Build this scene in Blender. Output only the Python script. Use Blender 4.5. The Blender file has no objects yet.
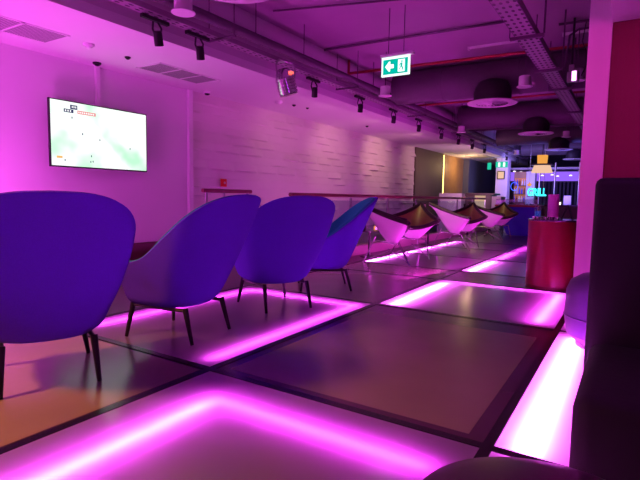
import bpy, bmesh, math, random
from math import sin, cos, pi, radians as R
from mathutils import Vector, Matrix
random.seed(7)
sc = bpy.context.scene
COL = sc.collection

# ------------------------------------------------------------------ camera
TH, PS, RO = R(5.09), R(32.508), R(1.006)
Ro = Matrix(((cos(RO), 0, -sin(RO)), (0, 1, 0), (sin(RO), 0, cos(RO))))
Rt = Matrix(((1, 0, 0), (0, cos(TH), sin(TH)), (0, -sin(TH), cos(TH))))
Rz = Matrix(((cos(PS), -sin(PS), 0), (sin(PS), cos(PS), 0), (0, 0, 1)))
MM = Rz @ Rt @ Ro
cd = bpy.data.cameras.new('camera')
cam = bpy.data.objects.new('camera', cd)
COL.objects.link(cam)
r_, f_, u_ = MM.col[0], MM.col[1], MM.col[2]
cam.matrix_world = Matrix(((r_[0], u_[0], -f_[0], 0), (r_[1], u_[1], -f_[1], 0), (r_[2], u_[2], -f_[2], 1.0), (0, 0, 0, 1)))
cd.sensor_width = 36
cd.lens = 489.15 / 640 * 36
cd.clip_start = 0.02
sc.camera = cam

# ------------------------------------------------------------------ world, lights, exposure
sc.view_settings.view_transform = 'Standard'
sc.view_settings.look = 'None'
sc.view_settings.exposure = 0.0
sc.view_settings.gamma = 1.0
sc.cycles.use_denoising = True
sc.cycles.max_bounces = 8
sc.cycles.sample_clamp_indirect = 12.0
w = bpy.data.worlds.new('world')
sc.world = w
w.use_nodes = True
w.node_tree.nodes['Background'].inputs[0].default_value = (0.55, 0.03, 0.60, 1)
w.node_tree.nodes['Background'].inputs[1].default_value = 0.045


def light(name, kind, loc, target, color, power, size=0.5, size_y=None, spot=None, blend=0.6):
    d = bpy.data.lights.new(name, kind)
    d.color = color
    d.energy = power
    if kind == 'AREA':
        d.size = size
        if size_y:
            d.shape = 'RECTANGLE'
            d.size_y = size_y
    elif kind == 'SPOT':
        d.spot_size = spot
        d.spot_blend = blend
        d.shadow_soft_size = size
    else:
        d.shadow_soft_size = size
    o = bpy.data.objects.new(name, d)
    o.location = loc
    o.rotation_euler = (Vector(target) - Vector(loc)).to_track_quat('-Z', 'Y').to_euler()
    COL.objects.link(o)
    return o


MAG = (1.0, 0.07, 0.85)
light('magenta_wash', 'AREA', (-4.2, -0.9, 2.3), (-5.9, 2.8, 1.6), (1.0, 0.045, 0.95), 24, 0.8)  # unseen magenta wash added to light the television wall
light('magenta_soffit_fill', 'AREA', (-4.9, 1.9, 0.25), (-4.95, 2.3, 2.6), (1.0, 0.09, 0.95), 60, 0.5)  # added to brighten the soffit from below, no fixture stands here
light('void_fill', 'AREA', (-4.9, 8.5, -0.6), (-5.0, 8.6, 2.6), (1.0, 0.22, 0.75), 16, 1.2)  # added fill in the void, lifts the soffit over the relief wall
light('relief_wall_fill', 'AREA', (-4.4, 9.6, 2.40), (-5.9, 9.6, 1.2), (1.0, 0.34, 0.62), 9, 7.0, 0.1)  # added long fill from above to shade the relief, no fitting there
light('pillar_fill', 'SPOT', (0.1, 2.75, 2.44), (-0.4, 5.1, 1.35), (1.0, 0.035, 0.50), 85, 0.15, spot=R(80), blend=0.9)  # added, without a fitting, to light the pillar and spare the chairs
light('violet_seat_wash', 'AREA', (-0.2, 1.6, 2.45), (-2.8, 2.9, 0.5), (0.60, 0.05, 1.0), 5, 0.7)
light('low_pink_fill', 'AREA', (-1.75, 9.0, 0.10), (-3.1, 9.2, 0.5), (1.0, 0.04, 0.95), 70, 6.8, 0.12)  # unseen fill added near the floor for the shell chair undersides
for yy, pw in ((7.4, 12), (9.3, 34), (11.7, 55), (14.2, 30)):
    light('warm_wall_spot', 'SPOT', (-4.2, yy, 2.5), (-5.9, yy + 0.3, 1.9), (1.0, 0.52, 0.42), pw, 0.03, spot=R(75), blend=0.9)
light('warm_floor_spot', 'SPOT', (-3.5, -0.4, 2.5), (-2.5, 0.7, 0.0), (1.0, 0.32, 0.06), 700, 0.22, spot=R(75), blend=0.8)
light('warm_tile_spot', 'SPOT', (-3.95, 3.9, 2.5), (-1.1, 2.9, 0.0), (1.0, 0.60, 0.38), 30, 0.25, spot=R(50), blend=1.0)
for yy in (9.3, 12.0, 15.0):
    light('warm_seat_spot', 'SPOT', (-3.9, yy - 1.8, 2.5), (-3.3, yy - 0.4, 0.5), (1.0, 0.70, 0.30), 60, 0.03, spot=R(40), blend=0.8)
light('warm_reception', 'POINT', (-5.2, 18.6, 2.2), (0, 0, 0), (1.0, 0.62, 0.28), 30, 0.15)
light('blue_bar_glow', 'AREA', (-3.2, 19.0, 2.1), (-3.2, 24.0, 1.0), (0.30, 0.22, 1.0), 60, 1.5)
light('blue_ceiling_glow', 'AREA', (-2.0, 17.5, 1.2), (-1.6, 18.5, 3.3), (0.20, 0.14, 1.0), 60, 1.5)
light('far_pink_glow', 'AREA', (-4.3, 14.8, 1.2), (-4.8, 16.5, 1.8), (1.0, 0.45, 0.75), 18, 0.8)


# ------------------------------------------------------------------ materials
def mat(name, col, rough=0.5, metal=0.0, noise=0.0, nscale=20.0, spec=0.5, bump=0.0, emit=None, estr=0.0, sheen=0.0, aniso=None):
    m = bpy.data.materials.new(name)
    m.use_nodes = True
    nt = m.node_tree
    b = nt.nodes['Principled BSDF']
    b.inputs['Base Color'].default_value = (*col, 1)
    b.inputs['Roughness'].default_value = rough
    b.inputs['Metallic'].default_value = metal
    b.inputs['Specular IOR Level'].default_value = spec
    if sheen:
        b.inputs['Sheen Weight'].default_value = sheen
    tc = nt.nodes.new('ShaderNodeTexCoord')
    n = nt.nodes.new('ShaderNodeTexNoise')
    n.inputs['Scale'].default_value = nscale
    n.inputs['Detail'].default_value = 4
    nt.links.new(tc.outputs['Object'], n.inputs['Vector'])
    if noise:
        mx = nt.nodes.new('ShaderNodeMix')
        mx.data_type = 'RGBA'
        mx.inputs[6].default_value = (*[c * (1 - noise) for c in col], 1)
        mx.inputs[7].default_value = (*[min(1, c * (1 + noise)) for c in col], 1)
        nt.links.new(n.outputs['Fac'], mx.inputs[0])
        nt.links.new(mx.outputs[2], b.inputs['Base Color'])
    if bump:
        bp = nt.nodes.new('ShaderNodeBump')
        bp.inputs['Strength'].default_value = bump
        bp.inputs['Distance'].default_value = 0.01
        nt.links.new(n.outputs['Fac'], bp.inputs['Height'])
        nt.links.new(bp.outputs[0], b.inputs['Normal'])
    if emit:
        b.inputs['Emission Color'].default_value = (*emit, 1)
        b.inputs['Emission Strength'].default_value = estr
    return m


def dotted(name, col, dark, step, rad, axes=(0, 1), rough=0.5):
    """metal sheet with rows of punched round holes"""
    m = mat(name, col, rough, 0.3)
    nt = m.node_tree
    b = nt.nodes['Principled BSDF']
    tc = nt.nodes.new('ShaderNodeTexCoord')
    sp = nt.nodes.new('ShaderNodeSeparateXYZ')
    nt.links.new(tc.outputs['Object'], sp.inputs[0])
    cc = []
    for a, s in zip(axes, step):
        q = nt.nodes.new('ShaderNodeMath'); q.operation = 'DIVIDE'
        nt.links.new(sp.outputs[a], q.inputs[0]); q.inputs[1].default_value = s
        f = nt.nodes.new('ShaderNodeMath'); f.operation = 'FRACT'
        nt.links.new(q.outputs[0], f.inputs[0])
        g = nt.nodes.new('ShaderNodeMath'); g.operation = 'SUBTRACT'
        nt.links.new(f.outputs[0], g.inputs[0]); g.inputs[1].default_value = 0.5
        h = nt.nodes.new('ShaderNodeMath'); h.operation = 'MULTIPLY'
        nt.links.new(g.outputs[0], h.inputs[0]); nt.links.new(g.outputs[0], h.inputs[1])
        cc.append(h)
    s = nt.nodes.new('ShaderNodeMath'); s.operation = 'ADD'
    nt.links.new(cc[0].outputs[0], s.inputs[0]); nt.links.new(cc[1].outputs[0], s.inputs[1])
    l = nt.nodes.new('ShaderNodeMath'); l.operation = 'LESS_THAN'
    nt.links.new(s.outputs[0], l.inputs[0]); l.inputs[1].default_value = rad * rad
    mx = nt.nodes.new('ShaderNodeMix'); mx.data_type = 'RGBA'
    mx.inputs[6].default_value = (*col, 1); mx.inputs[7].default_value = (*dark, 1)
    nt.links.new(l.outputs[0], mx.inputs[0]); nt.links.new(mx.outputs[2], b.inputs['Base Color'])
    return m


def emission(name, col, s):
    m = bpy.data.materials.new(name)
    m.use_nodes = True
    nt = m.node_tree
    nt.nodes.clear()
    e = nt.nodes.new('ShaderNodeEmission')
    e.inputs[0].default_value = (*col, 1)
    e.inputs[1].default_value = s
    o = nt.nodes.new('ShaderNodeOutputMaterial')
    nt.links.new(e.outputs[0], o.inputs[0])
    return m


def panel_material():
    """frosted acrylic floor glass: lets light through diffusely, soft gloss on top"""
    m = bpy.data.materials.new('frosted_floor_glass')
    m.use_nodes = True
    nt = m.node_tree
    nt.nodes.clear()
    tr = nt.nodes.new('ShaderNodeBsdfTranslucent'); tr.inputs[0].default_value = (0.95, 0.95, 0.97, 1)
    df = nt.nodes.new('ShaderNodeBsdfDiffuse'); df.inputs[0].default_value = (0.42, 0.40, 0.40, 1)
    gl = nt.nodes.new('ShaderNodeBsdfGlossy'); gl.inputs['Roughness'].default_value = 0.16
    m1 = nt.nodes.new('ShaderNodeMixShader'); m1.inputs[0].default_value = 0.28
    nt.links.new(tr.outputs[0], m1.inputs[1]); nt.links.new(df.outputs[0], m1.inputs[2])
    lw = nt.nodes.new('ShaderNodeFresnel'); lw.inputs[0].default_value = 1.7
    m2 = nt.nodes.new('ShaderNodeMixShader')
    nt.links.new(lw.outputs[0], m2.inputs[0])
    nt.links.new(m1.outputs[0], m2.inputs[1]); nt.links.new(gl.outputs[0], m2.inputs[2])
    tc = nt.nodes.new('ShaderNodeTexCoord')
    n = nt.nodes.new('ShaderNodeTexNoise'); n.inputs['Scale'].default_value = 3.0
    nt.links.new(tc.outputs['Object'], n.inputs['Vector'])
    mr = nt.nodes.new('ShaderNodeMapRange'); mr.inputs[3].default_value = 0.10; mr.inputs[4].default_value = 0.22
    nt.links.new(n.outputs['Fac'], mr.inputs[0]); nt.links.new(mr.outputs[0], gl.inputs['Roughness'])
    o = nt.nodes.new('ShaderNodeOutputMaterial')
    nt.links.new(m2.outputs[0], o.inputs[0])
    return m


def glass_material(name, tint, refl=0.12):
    m = bpy.data.materials.new(name)
    m.use_nodes = True
    nt = m.node_tree
    nt.nodes.clear()
    tr = nt.nodes.new('ShaderNodeBsdfTransparent'); tr.inputs[0].default_value = (*tint, 1)
    gl = nt.nodes.new('ShaderNodeBsdfGlossy'); gl.inputs['Roughness'].default_value = 0.05
    mx = nt.nodes.new('ShaderNodeMixShader'); mx.inputs[0].default_value = refl
    nt.links.new(tr.outputs[0], mx.inputs[1]); nt.links.new(gl.outputs[0], mx.inputs[2])
    o = nt.nodes.new('ShaderNodeOutputMaterial')
    nt.links.new(mx.outputs[0], o.inputs[0])
    return m


M = dict(
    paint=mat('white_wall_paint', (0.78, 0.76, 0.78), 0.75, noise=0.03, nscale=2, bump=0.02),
    relief=mat('white_relief_tile', (0.74, 0.70, 0.68), 0.6, noise=0.03, nscale=5),
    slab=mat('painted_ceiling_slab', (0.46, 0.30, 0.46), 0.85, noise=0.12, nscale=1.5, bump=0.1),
    fascia=mat('fascia_paint', (0.62, 0.58, 0.62), 0.8, noise=0.04, nscale=2),
    pillar=mat('pillar_paint', (0.80, 0.72, 0.76), 0.6, noise=0.03, nscale=3),
    redpanel=mat('dark_red_wall_panel', (0.15, 0.012, 0.03), 0.6, noise=0.12, nscale=60, bump=0.1),
    kerb=mat('pink_beige_kerb', (0.5, 0.38, 0.36), 0.6, noise=0.08, nscale=6),
    skirting=mat('dark_red_skirting', (0.10, 0.012, 0.02), 0.4, noise=0.15, nscale=12),
    darkfloor=mat('dark_floor', (0.06, 0.045, 0.05), 0.3, noise=0.2, nscale=4),
    channel=mat('dark_floor_channel', (0.012, 0.008, 0.018), 0.25, noise=0.2, nscale=8),
    cavity=mat('lightbox_grey', (0.05, 0.045, 0.05), 0.8, noise=0.1, nscale=4),
    offglass=mat('unlit_tan_floor_glass', (0.22, 0.18, 0.15), 0.22, noise=0.16, nscale=2.2),
    offborder=mat('unlit_glass_border', (0.075, 0.035, 0.08), 0.2, noise=0.1, nscale=3),
    glass_top=panel_material(),
    strip=emission('magenta_led', (1.0, 0.055, 1.0), 165),
    strip_white=emission('bright_magenta_led', (1.0, 0.09, 1.0), 420),
    strip_mid=emission('medium_magenta_led', (1.0, 0.04, 1.0), 75),
    strip_dim=emission('dim_magenta_led', (1.0, 0.06, 1.0), 50),
    fabric=mat('blue_wool_fabric', (0.095, 0.035, 0.50), 0.95, noise=0.12, nscale=160, bump=0.12, spec=0.15),
    teal=mat('teal_fabric', (0.02, 0.34, 0.34), 0.95, noise=0.12, nscale=160, bump=0.12, spec=0.15),
    blackwood=mat('black_stained_wood', (0.012, 0.010, 0.016), 0.35, noise=0.2, nscale=30),
    fibre=mat('white_fibreglass', (0.85, 0.82, 0.84), 0.3, noise=0.02, nscale=3),
    leather=mat('tan_leather', (0.27, 0.26, 0.06), 0.42, noise=0.15, nscale=25, bump=0.08),
    blackleather=mat('black_leather', (0.02, 0.014, 0.012), 0.4, noise=0.15, nscale=25),
    steel=mat('satin_steel', (0.45, 0.42, 0.45), 0.3, 0.9, noise=0.06, nscale=15),
    chrome=mat('chrome', (0.7, 0.68, 0.7), 0.12, 1.0, noise=0.05, nscale=15),
    blackmetal=mat('black_metal', (0.015, 0.012, 0.015), 0.4, 0.3, noise=0.2, nscale=20),
    darkduct=mat('dark_painted_duct', (0.10, 0.07, 0.10), 0.6, 0.1, noise=0.2, nscale=3),
    blackrubber=mat('black_drum', (0.02, 0.016, 0.022), 0.5, noise=0.2, nscale=12),
    redpipe=mat('red_sprinkler_pipe', (0.34, 0.012, 0.015), 0.4, noise=0.1, nscale=12),
    conduit=mat('dark_conduit', (0.12, 0.06, 0.12), 0.5, 0.2, noise=0.1, nscale=12),
    white=mat('white_plastic', (0.82, 0.8, 0.82), 0.45, noise=0.02, nscale=12),
    grille=mat('grey_vent_grille', (0.30, 0.28, 0.30), 0.5, noise=0.02, nscale=12),
    perf=dotted('perforated_tray_steel', (0.42, 0.36, 0.42), (0.03, 0.01, 0.03), (0.055, 0.11), 0.26),
    perfside=dotted('perforated_tray_side', (0.40, 0.30, 0.40), (0.03, 0.01, 0.03), (0.06, 0.12), 0.30, rough=0.5),
    handrail=mat('red_wood_handrail', (0.22, 0.035, 0.06), 0.35, noise=0.2, nscale=30),
    railglass=glass_material('clear_rail_glass', (0.80, 0.84, 0.92), 0.08),
    clearglass=glass_material('clear_glass', (0.85, 0.9, 0.95), 0.25),
    drumred=mat('red_lacquer', (0.17, 0.005, 0.014), 0.3, noise=0.12, nscale=40),
    drumtop=mat('dark_counter_top', (0.06, 0.03, 0.06), 0.15, noise=0.1, nscale=10),
    sofa=mat('black_leather_booth', (0.004, 0.002, 0.006), 0.65, noise=0.25, nscale=30, bump=0.15),
    pouf=mat('purple_velvet', (0.06, 0.014, 0.15), 0.7, noise=0.25, nscale=9, bump=0.15, sheen=0.4),
    ottoman=mat('dark_plum_leather', (0.060, 0.006, 0.040), 0.35, noise=0.15, nscale=20, bump=0.08),
    olive=mat('dark_olive_panel', (0.10, 0.075, 0.055), 0.6, noise=0.12, nscale=3),
    slate=mat('dark_slate_panel', (0.13, 0.15, 0.20), 0.5, noise=0.12, nscale=3),
    tan=mat('tan_wood_panel', (0.42, 0.24, 0.10), 0.5, noise=0.2, nscale=5),
    lavender=mat('pale_laminate', (0.55, 0.50, 0.58), 0.4, noise=0.03, nscale=5),
    brownbox=mat('dark_brown_laminate', (0.07, 0.03, 0.04), 0.4, noise=0.15, nscale=8),
    bluepanel=mat('blue_counter_front', (0.04, 0.03, 0.55), 0.4, noise=0.1, nscale=6),
    counterred=mat('dark_red_counter', (0.25, 0.02, 0.03), 0.4, noise=0.1, nscale=6),
    backwall=mat('dark_navy_wall', (0.03, 0.025, 0.06), 0.6, noise=0.3, nscale=3),
    curtain=mat('slate_slats', (0.10, 0.08, 0.14), 0.5, noise=0.2, nscale=10),
    amber=emission('amber_shade', (1.0, 0.42, 0.08), 0.9),
    lampglow=emission('lamp_diffuser', (1.0, 0.62, 0.42), 0.9),
    yellowstrip=emission('warm_yellow_led', (1.0, 0.72, 0.18), 4.5),
    creamlit=emission('backlit_cream_panel', (0.75, 0.48, 0.32), 0.75),
    violetled=emission('violet_cove_light', (0.30, 0.12, 1.0), 1.1),
    neon=emission('cyan_neon', (0.04, 0.85, 1.0), 2.6),
    neonblue=emission('blue_neon', (0.05, 0.12, 1.0), 2.0),
    greenlit=emission('exit_green', (0.0, 0.52, 0.42), 1.0),
    exitwhite=emission('exit_white', (0.85, 1.0, 0.97), 1.3),
    dimgreen=emission('far_exit_green', (0.02, 0.60, 0.38), 1.0),
    pinkglow=emission('pink_lamp_face', (1.0, 0.35, 1.0), 4.0),
    warmlens=emission('warm_lamp_lens', (1.0, 0.78, 0.55), 3.0),
    candle=emission('candle_glow', (1.0, 0.30, 0.06), 2.0),
    whitelit=emission('small_white_light', (1.0, 0.85, 0.95), 1.6),
    tvframe=mat('black_tv_bezel', (0.01, 0.01, 0.012), 0.3, noise=0.1, nscale=10),
    tvnavy=emission('tv_score_navy', (0.02, 0.02, 0.12), 1.0),
    tvred=emission('tv_score_red', (0.85, 0.25, 0.28), 1.0),
    tvorange=emission('tv_caption_orange', (0.95, 0.5, 0.15), 1.0),
    tvwhite=emission('tv_white', (1, 1, 1), 1.2),
    reddev=mat('red_call_point', (0.7, 0.03, 0.02), 0.4, noise=0.05, nscale=20),
    vase=mat('pink_frosted_cylinder', (0.80, 0.25, 0.80), 0.5, noise=0.05, nscale=8),
    darkitem=mat('black_card', (0.015, 0.012, 0.015), 0.5, noise=0.1, nscale=10),
    cream=mat('cream_plastic', (0.75, 0.68, 0.55), 0.5, noise=0.05, nscale=10),
    lens=mat('dark_dome', (0.02, 0.02, 0.03), 0.1, noise=0.1, nscale=10),
)
m = bpy.data.materials.new('tv_picture')
m.use_nodes = True
nt = m.node_tree
nt.nodes.clear()
tc = nt.nodes.new('ShaderNodeTexCoord')
n1 = nt.nodes.new('ShaderNodeTexNoise'); n1.inputs['Scale'].default_value = 2.6; n1.inputs['Detail'].default_value = 2
nt.links.new(tc.outputs['Object'], n1.inputs['Vector'])
cr = nt.nodes.new('ShaderNodeValToRGB')
cr.color_ramp.elements[0].position = 0.30; cr.color_ramp.elements[0].color = (0.50, 0.95, 0.62, 1)
cr.color_ramp.elements[1].position = 0.50; cr.color_ramp.elements[1].color = (0.93, 1.0, 0.96, 1)
nt.links.new(n1.outputs['Fac'], cr.inputs[0])
e = nt.nodes.new('ShaderNodeEmission'); e.inputs[1].default_value = 1.15
nt.links.new(cr.outputs[0], e.inputs[0])
o = nt.nodes.new('ShaderNodeOutputMaterial'); nt.links.new(e.outputs[0], o.inputs[0])
M['tvpic'] = m


# ------------------------------------------------------------------ helpers
def link(name, bm, m, parent=None, smooth=False):
    me = bpy.data.meshes.new(name)
    bmesh.ops.recalc_face_normals(bm, faces=bm.faces)
    if smooth:
        for f in bm.faces:
            f.smooth = True
    bm.to_mesh(me)
    bm.free()
    if smooth:
        try:
            me.set_sharp_from_angle(angle=R(40))
        except Exception:
            pass
    me.materials.append(m if not isinstance(m, str) else M[m])
    o = bpy.data.objects.new(name, me)
    COL.objects.link(o)
    if parent:
        o.parent = parent
    return o


def tag(o, label, cat, group=None, kind=None):
    o['label'] = label
    o['category'] = cat
    if group:
        o['group'] = group
    if kind:
        o['kind'] = kind
    return o


def thing(name, label, cat, loc=(0, 0, 0), rz=0, group=None):
    o = bpy.data.objects.new(name, None)
    COL.objects.link(o)
    o.location = loc
    o.rotation_euler = (0, 0, rz)
    o.empty_display_size = 0.1
    return tag(o, label, cat, group)


def struct(o):
    o['kind'] = 'structure'
    return o


def dup(root, loc=None, rz=None, label=None):
    r = root.copy()
    COL.objects.link(r)
    if loc is not None:
        r.location = loc
    if rz is not None:
        r.rotation_euler = (0, 0, rz)
    if label:
        r['label'] = label
    for ch in list(root.children):
        c = ch.copy(); COL.objects.link(c); c.parent = r
        for g in list(ch.children):
            d = g.copy(); COL.objects.link(d); d.parent = c
    return r


def box(bm, x0, x1, y0, y1, z0, z1, bev=0.0):
    mtx = Matrix.Translation(((x0 + x1) / 2, (y0 + y1) / 2, (z0 + z1) / 2)) @ Matrix.Diagonal((abs(x1 - x0), abs(y1 - y0), abs(z1 - z0), 1))
    r = bmesh.ops.create_cube(bm, size=1, matrix=mtx)
    if bev:
        es = list({e for v in r['verts'] for e in v.link_edges})
        bmesh.ops.bevel(bm, geom=es, offset=bev, segments=3, profile=0.5, affect='EDGES')
    return bm


def B(*a, bev=0.0):
    return box(bmesh.new(), *a, bev=bev)


def lathe(bm, prof, loc=(0, 0, 0), seg=32, mtx=None):
    """revolve (r,z) profile around z"""
    rings = []
    for r, z in prof:
        if r < 1e-6:
            rings.append([bm.verts.new((0, 0, z))])
        else:
            rings.append([bm.verts.new((r * cos(2 * pi * i / seg), r * sin(2 * pi * i / seg), z)) for i in range(seg)])
    for a, b in zip(rings, rings[1:]):
        for i in range(seg):
            j = (i + 1) % seg
            if len(a) == 1 and len(b) == 1:
                continue
            if len(a) == 1:
                bm.faces.new((a[0], b[j], b[i]))
            elif len(b) == 1:
                bm.faces.new((a[i], a[j], b[0]))
            else:
                bm.faces.new((a[i], a[j], b[j], b[i]))
    vs = [v for r in rings for v in r]
    t = Matrix.Translation(loc)
    if mtx is not None:
        t = t @ mtx
    bmesh.ops.transform(bm, matrix=t, verts=vs)
    return bm


def tube(bm, pts, r, seg=10, cap=True):
    """tube through points; r a number or list"""
    pts = [Vector(p) for p in pts]
    rs = r if isinstance(r, (list, tuple)) else [r] * len(pts)
    rings = []
    up = None
    for i, p in enumerate(pts):
        if i == 0:
            d = pts[1] - p
        elif i == len(pts) - 1:
            d = p - pts[i - 1]
        else:
            d = (pts[i + 1] - p).normalized() + (p - pts[i - 1]).normalized()
        d.normalize()
        if up is None:
            up = Vector((0, 0, 1)) if abs(d.z) < 0.9 else Vector((1, 0, 0))
        a = d.cross(up).normalized()
        b = a.cross(d).normalized()
        up = b
        rings.append([bm.verts.new(p + (a * cos(2 * pi * k / seg) + b * sin(2 * pi * k / seg)) * rs[i]) for k in range(seg)])
    for A, C in zip(rings, rings[1:]):
        for k in range(seg):
            j = (k + 1) % seg
            bm.faces.new((A[k], A[j], C[j], C[k]))
    if cap:
        bm.faces.new(rings[0])
        bm.faces.new(rings[-1])
    return bm


def T(pts, r, seg=10):
    return tube(bmesh.new(), pts, r, seg)


def lerp(a, b, t):
    return a + (b - a) * t


def interp(x, xs, ys):
    if x <= xs[0]:
        return ys[0]
    for i in range(len(xs) - 1):
        if x <= xs[i + 1]:
            t = (x - xs[i]) / (xs[i + 1] - xs[i])
            # catmull-rom on uneven data (finite differences)
            def sl(k):
                if k == 0:
                    return (ys[1] - ys[0]) / (xs[1] - xs[0])
                if k == len(xs) - 1:
                    return (ys[-1] - ys[-2]) / (xs[-1] - xs[-2])
                return (ys[k + 1] - ys[k - 1]) / (xs[k + 1] - xs[k - 1])
            h = xs[i + 1] - xs[i]
            m0, m1 = sl(i) * h, sl(i + 1) * h
            return (2 * t**3 - 3 * t * t + 1) * ys[i] + (t**3 - 2 * t * t + t) * m0 + (-2 * t**3 + 3 * t * t) * ys[i + 1] + (t**3 - t * t) * m1
    return ys[-1]


# ------------------------------------------------------------------ structure
WX = -5.9          # left wall plane
SOF = 2.6          # dropped ceiling height
SLAB = 3.3         # concrete slab underside
FX = -4.25         # fascia plane
VX = -3.95         # edge of the void behind the rail

bm = bmesh.new()
box(bm, WX, -3.62, -1.5, 5.25, -0.2, -0.0)           # solid floor by the television wall
box(bm, VX, -3.56, 5.25, 18.2, -0.2, -0.0)
box(bm, WX, -3.56, 18.2, 27, -0.2, -0.0)
box(bm, -3.56, 3.5, 11.56, 27, -0.2, -0.0)
box(bm, 1.12, 3.5, -1.5, 11.56, -0.2, 0.0)
box(bm, -3.62, -3.56, -1.5, 5.25, -0.2, 0.0)
box(bm, -3.56, 1.12, -1.5, -0.2, -0.2, 0.0)
box(bm, -3.56, 1.12, -0.2, 11.56, -0.2, -0.10)       # sub floor under the glass tiles
struct(link('floor', bm, 'darkfloor'))
struct(link('floor_lower', B(WX, VX, 5.25, 18.2, -1.6, -1.5), 'darkfloor'))

XE = [-3.56, -2.0, -0.44, 1.12]
YE = [-0.2, 1.98, 4.13, 5.91, 6.76, 8.36, 9.96, 11.56]
bm = bmesh.new()
for x in XE:
    box(bm, x - 0.022, x + 0.022, YE[0], YE[-1], -0.0999, 0.0)
for y in YE:
    for a, b in zip(XE, XE[1:]):
        box(bm, a + 0.022, b - 0.022, y - 0.022, y + 0.022, -0.0999, 0.0)
struct(link('trim_1', bm, 'channel'))

bm = B(WX - 0.15, WX, -1.5, 5.36, -1.6, SLAB)
struct(link('wall_left', bm, 'paint'))


def relief_wall():
    bm = bmesh.new()
    y0, y1, z0, z1 = 5.44, 14.7, -1.5, SOF
    ny, nz = 250, 168
    bw, bh = 0.62, 0.146
    rnd = {}
    g = []
    for j in range(nz + 1):
        z = lerp(z0, z1, j / nz)
        row = int((z - z0) / bh); tz = (z - z0) / bh - row
        line = []
        for i in range(ny + 1):
            y = lerp(y0, y1, i / ny)
            off = (row * 0.37) % 1.0
            q = (y - y0) / bw + off
            c = int(q); ty = q - c
            k = rnd.setdefault((row, c), random.choice((1.0, 0.7, 0.12, 0.12, 0.4, 0.1)))
            d = 0.07 * k * (sin(pi * ty) ** 0.8) * (1 - tz) ** 1.2 * (1 if tz > 0.03 else tz / 0.03)
            line.append(bm.verts.new((WX + d, y, z)))
        g.append(line)
    for j in range(nz):
        for i in range(ny):
            bm.faces.new((g[j][i], g[j][i + 1], g[j + 1][i + 1], g[j + 1][i]))
    o = link('wall_relief', bm, 'relief')
    return o


struct(relief_wall())
struct(link('wall_left_backing', B(WX - 0.15, WX - 0.005, 5.44, 27, -1.6, SLAB), 'paint'))
struct(link('wall_olive', B(WX, WX + 0.05, 14.7, 17.35, -1.5, SOF), 'olive'))
struct(link('wall_tan', B(WX, WX + 0.02, 17.5, 19.9, -1.5, SOF), 'tan'))
struct(link('wall_slate', B(WX, WX + 0.25, 19.9, 24.6, -1.5, SOF), 'slate'))
struct(link('wall_back', B(-5.9, 3.5, 26.0, 26.15, -0.2, SLAB), 'backwall'))
struct(link('wall_right', B(3.3, 3.45, -1.5, 26, -0.2, SLAB), 'redpanel'))
struct(link('wall_front', B(-5.9, 3.5, -1.65, -1.5, -0.2, SLAB), 'paint'))
struct(link('trim_2', B(WX, WX + 0.06, 5.36, 5.44, -1.5, SOF, bev=0.006), 'white'))
struct(link('baseboard_left', B(WX, WX + 0.06, -1.5, 5.25, 0.0, 0.30, bev=0.008), 'skirting'))
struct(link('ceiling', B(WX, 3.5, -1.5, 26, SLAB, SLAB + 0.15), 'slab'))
bm = bmesh.new()
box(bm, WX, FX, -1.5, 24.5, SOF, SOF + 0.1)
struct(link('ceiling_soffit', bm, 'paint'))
struct(link('trim_3', B(FX - 0.06, FX, -1.5, 24.5, SOF + 0.1, SLAB), 'fascia'))
struct(link('ceiling_soffit_right', B(-0.245, 3.3, -1.5, 5.0, 2.53, 2.63), 'paint'))
struct(link('trim_4', B(-0.245, -0.185, -1.5, 5.0, 2.63, SLAB), 'fascia'))
struct(link('wall_pillar', B(-0.425, -0.245, 5.0, 5.4, 0.0, SLAB, bev=0.004), 'pillar'))
bm = bmesh.new()
box(bm, -0.245, 3.3, 5.03, 5.2, 0, 2.7)
for i in range(40):
    xx = -0.235 + i * 0.05
    box(bm, xx, xx + 0.044, 5.022, 5.032, 0.02, 2.60)
struct(link('wall_red', bm, 'redpanel'))
# kerb below the glass rail
struct(link('trim_5', B(VX - 0.12, VX, 5.25, 18.2, -1.4999, 0.16, bev=0.006), 'kerb'))

# ------------------------------------------------------------------ glowing floor tiles
TG = 'glass floor tiles of the chequered floor'


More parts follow.
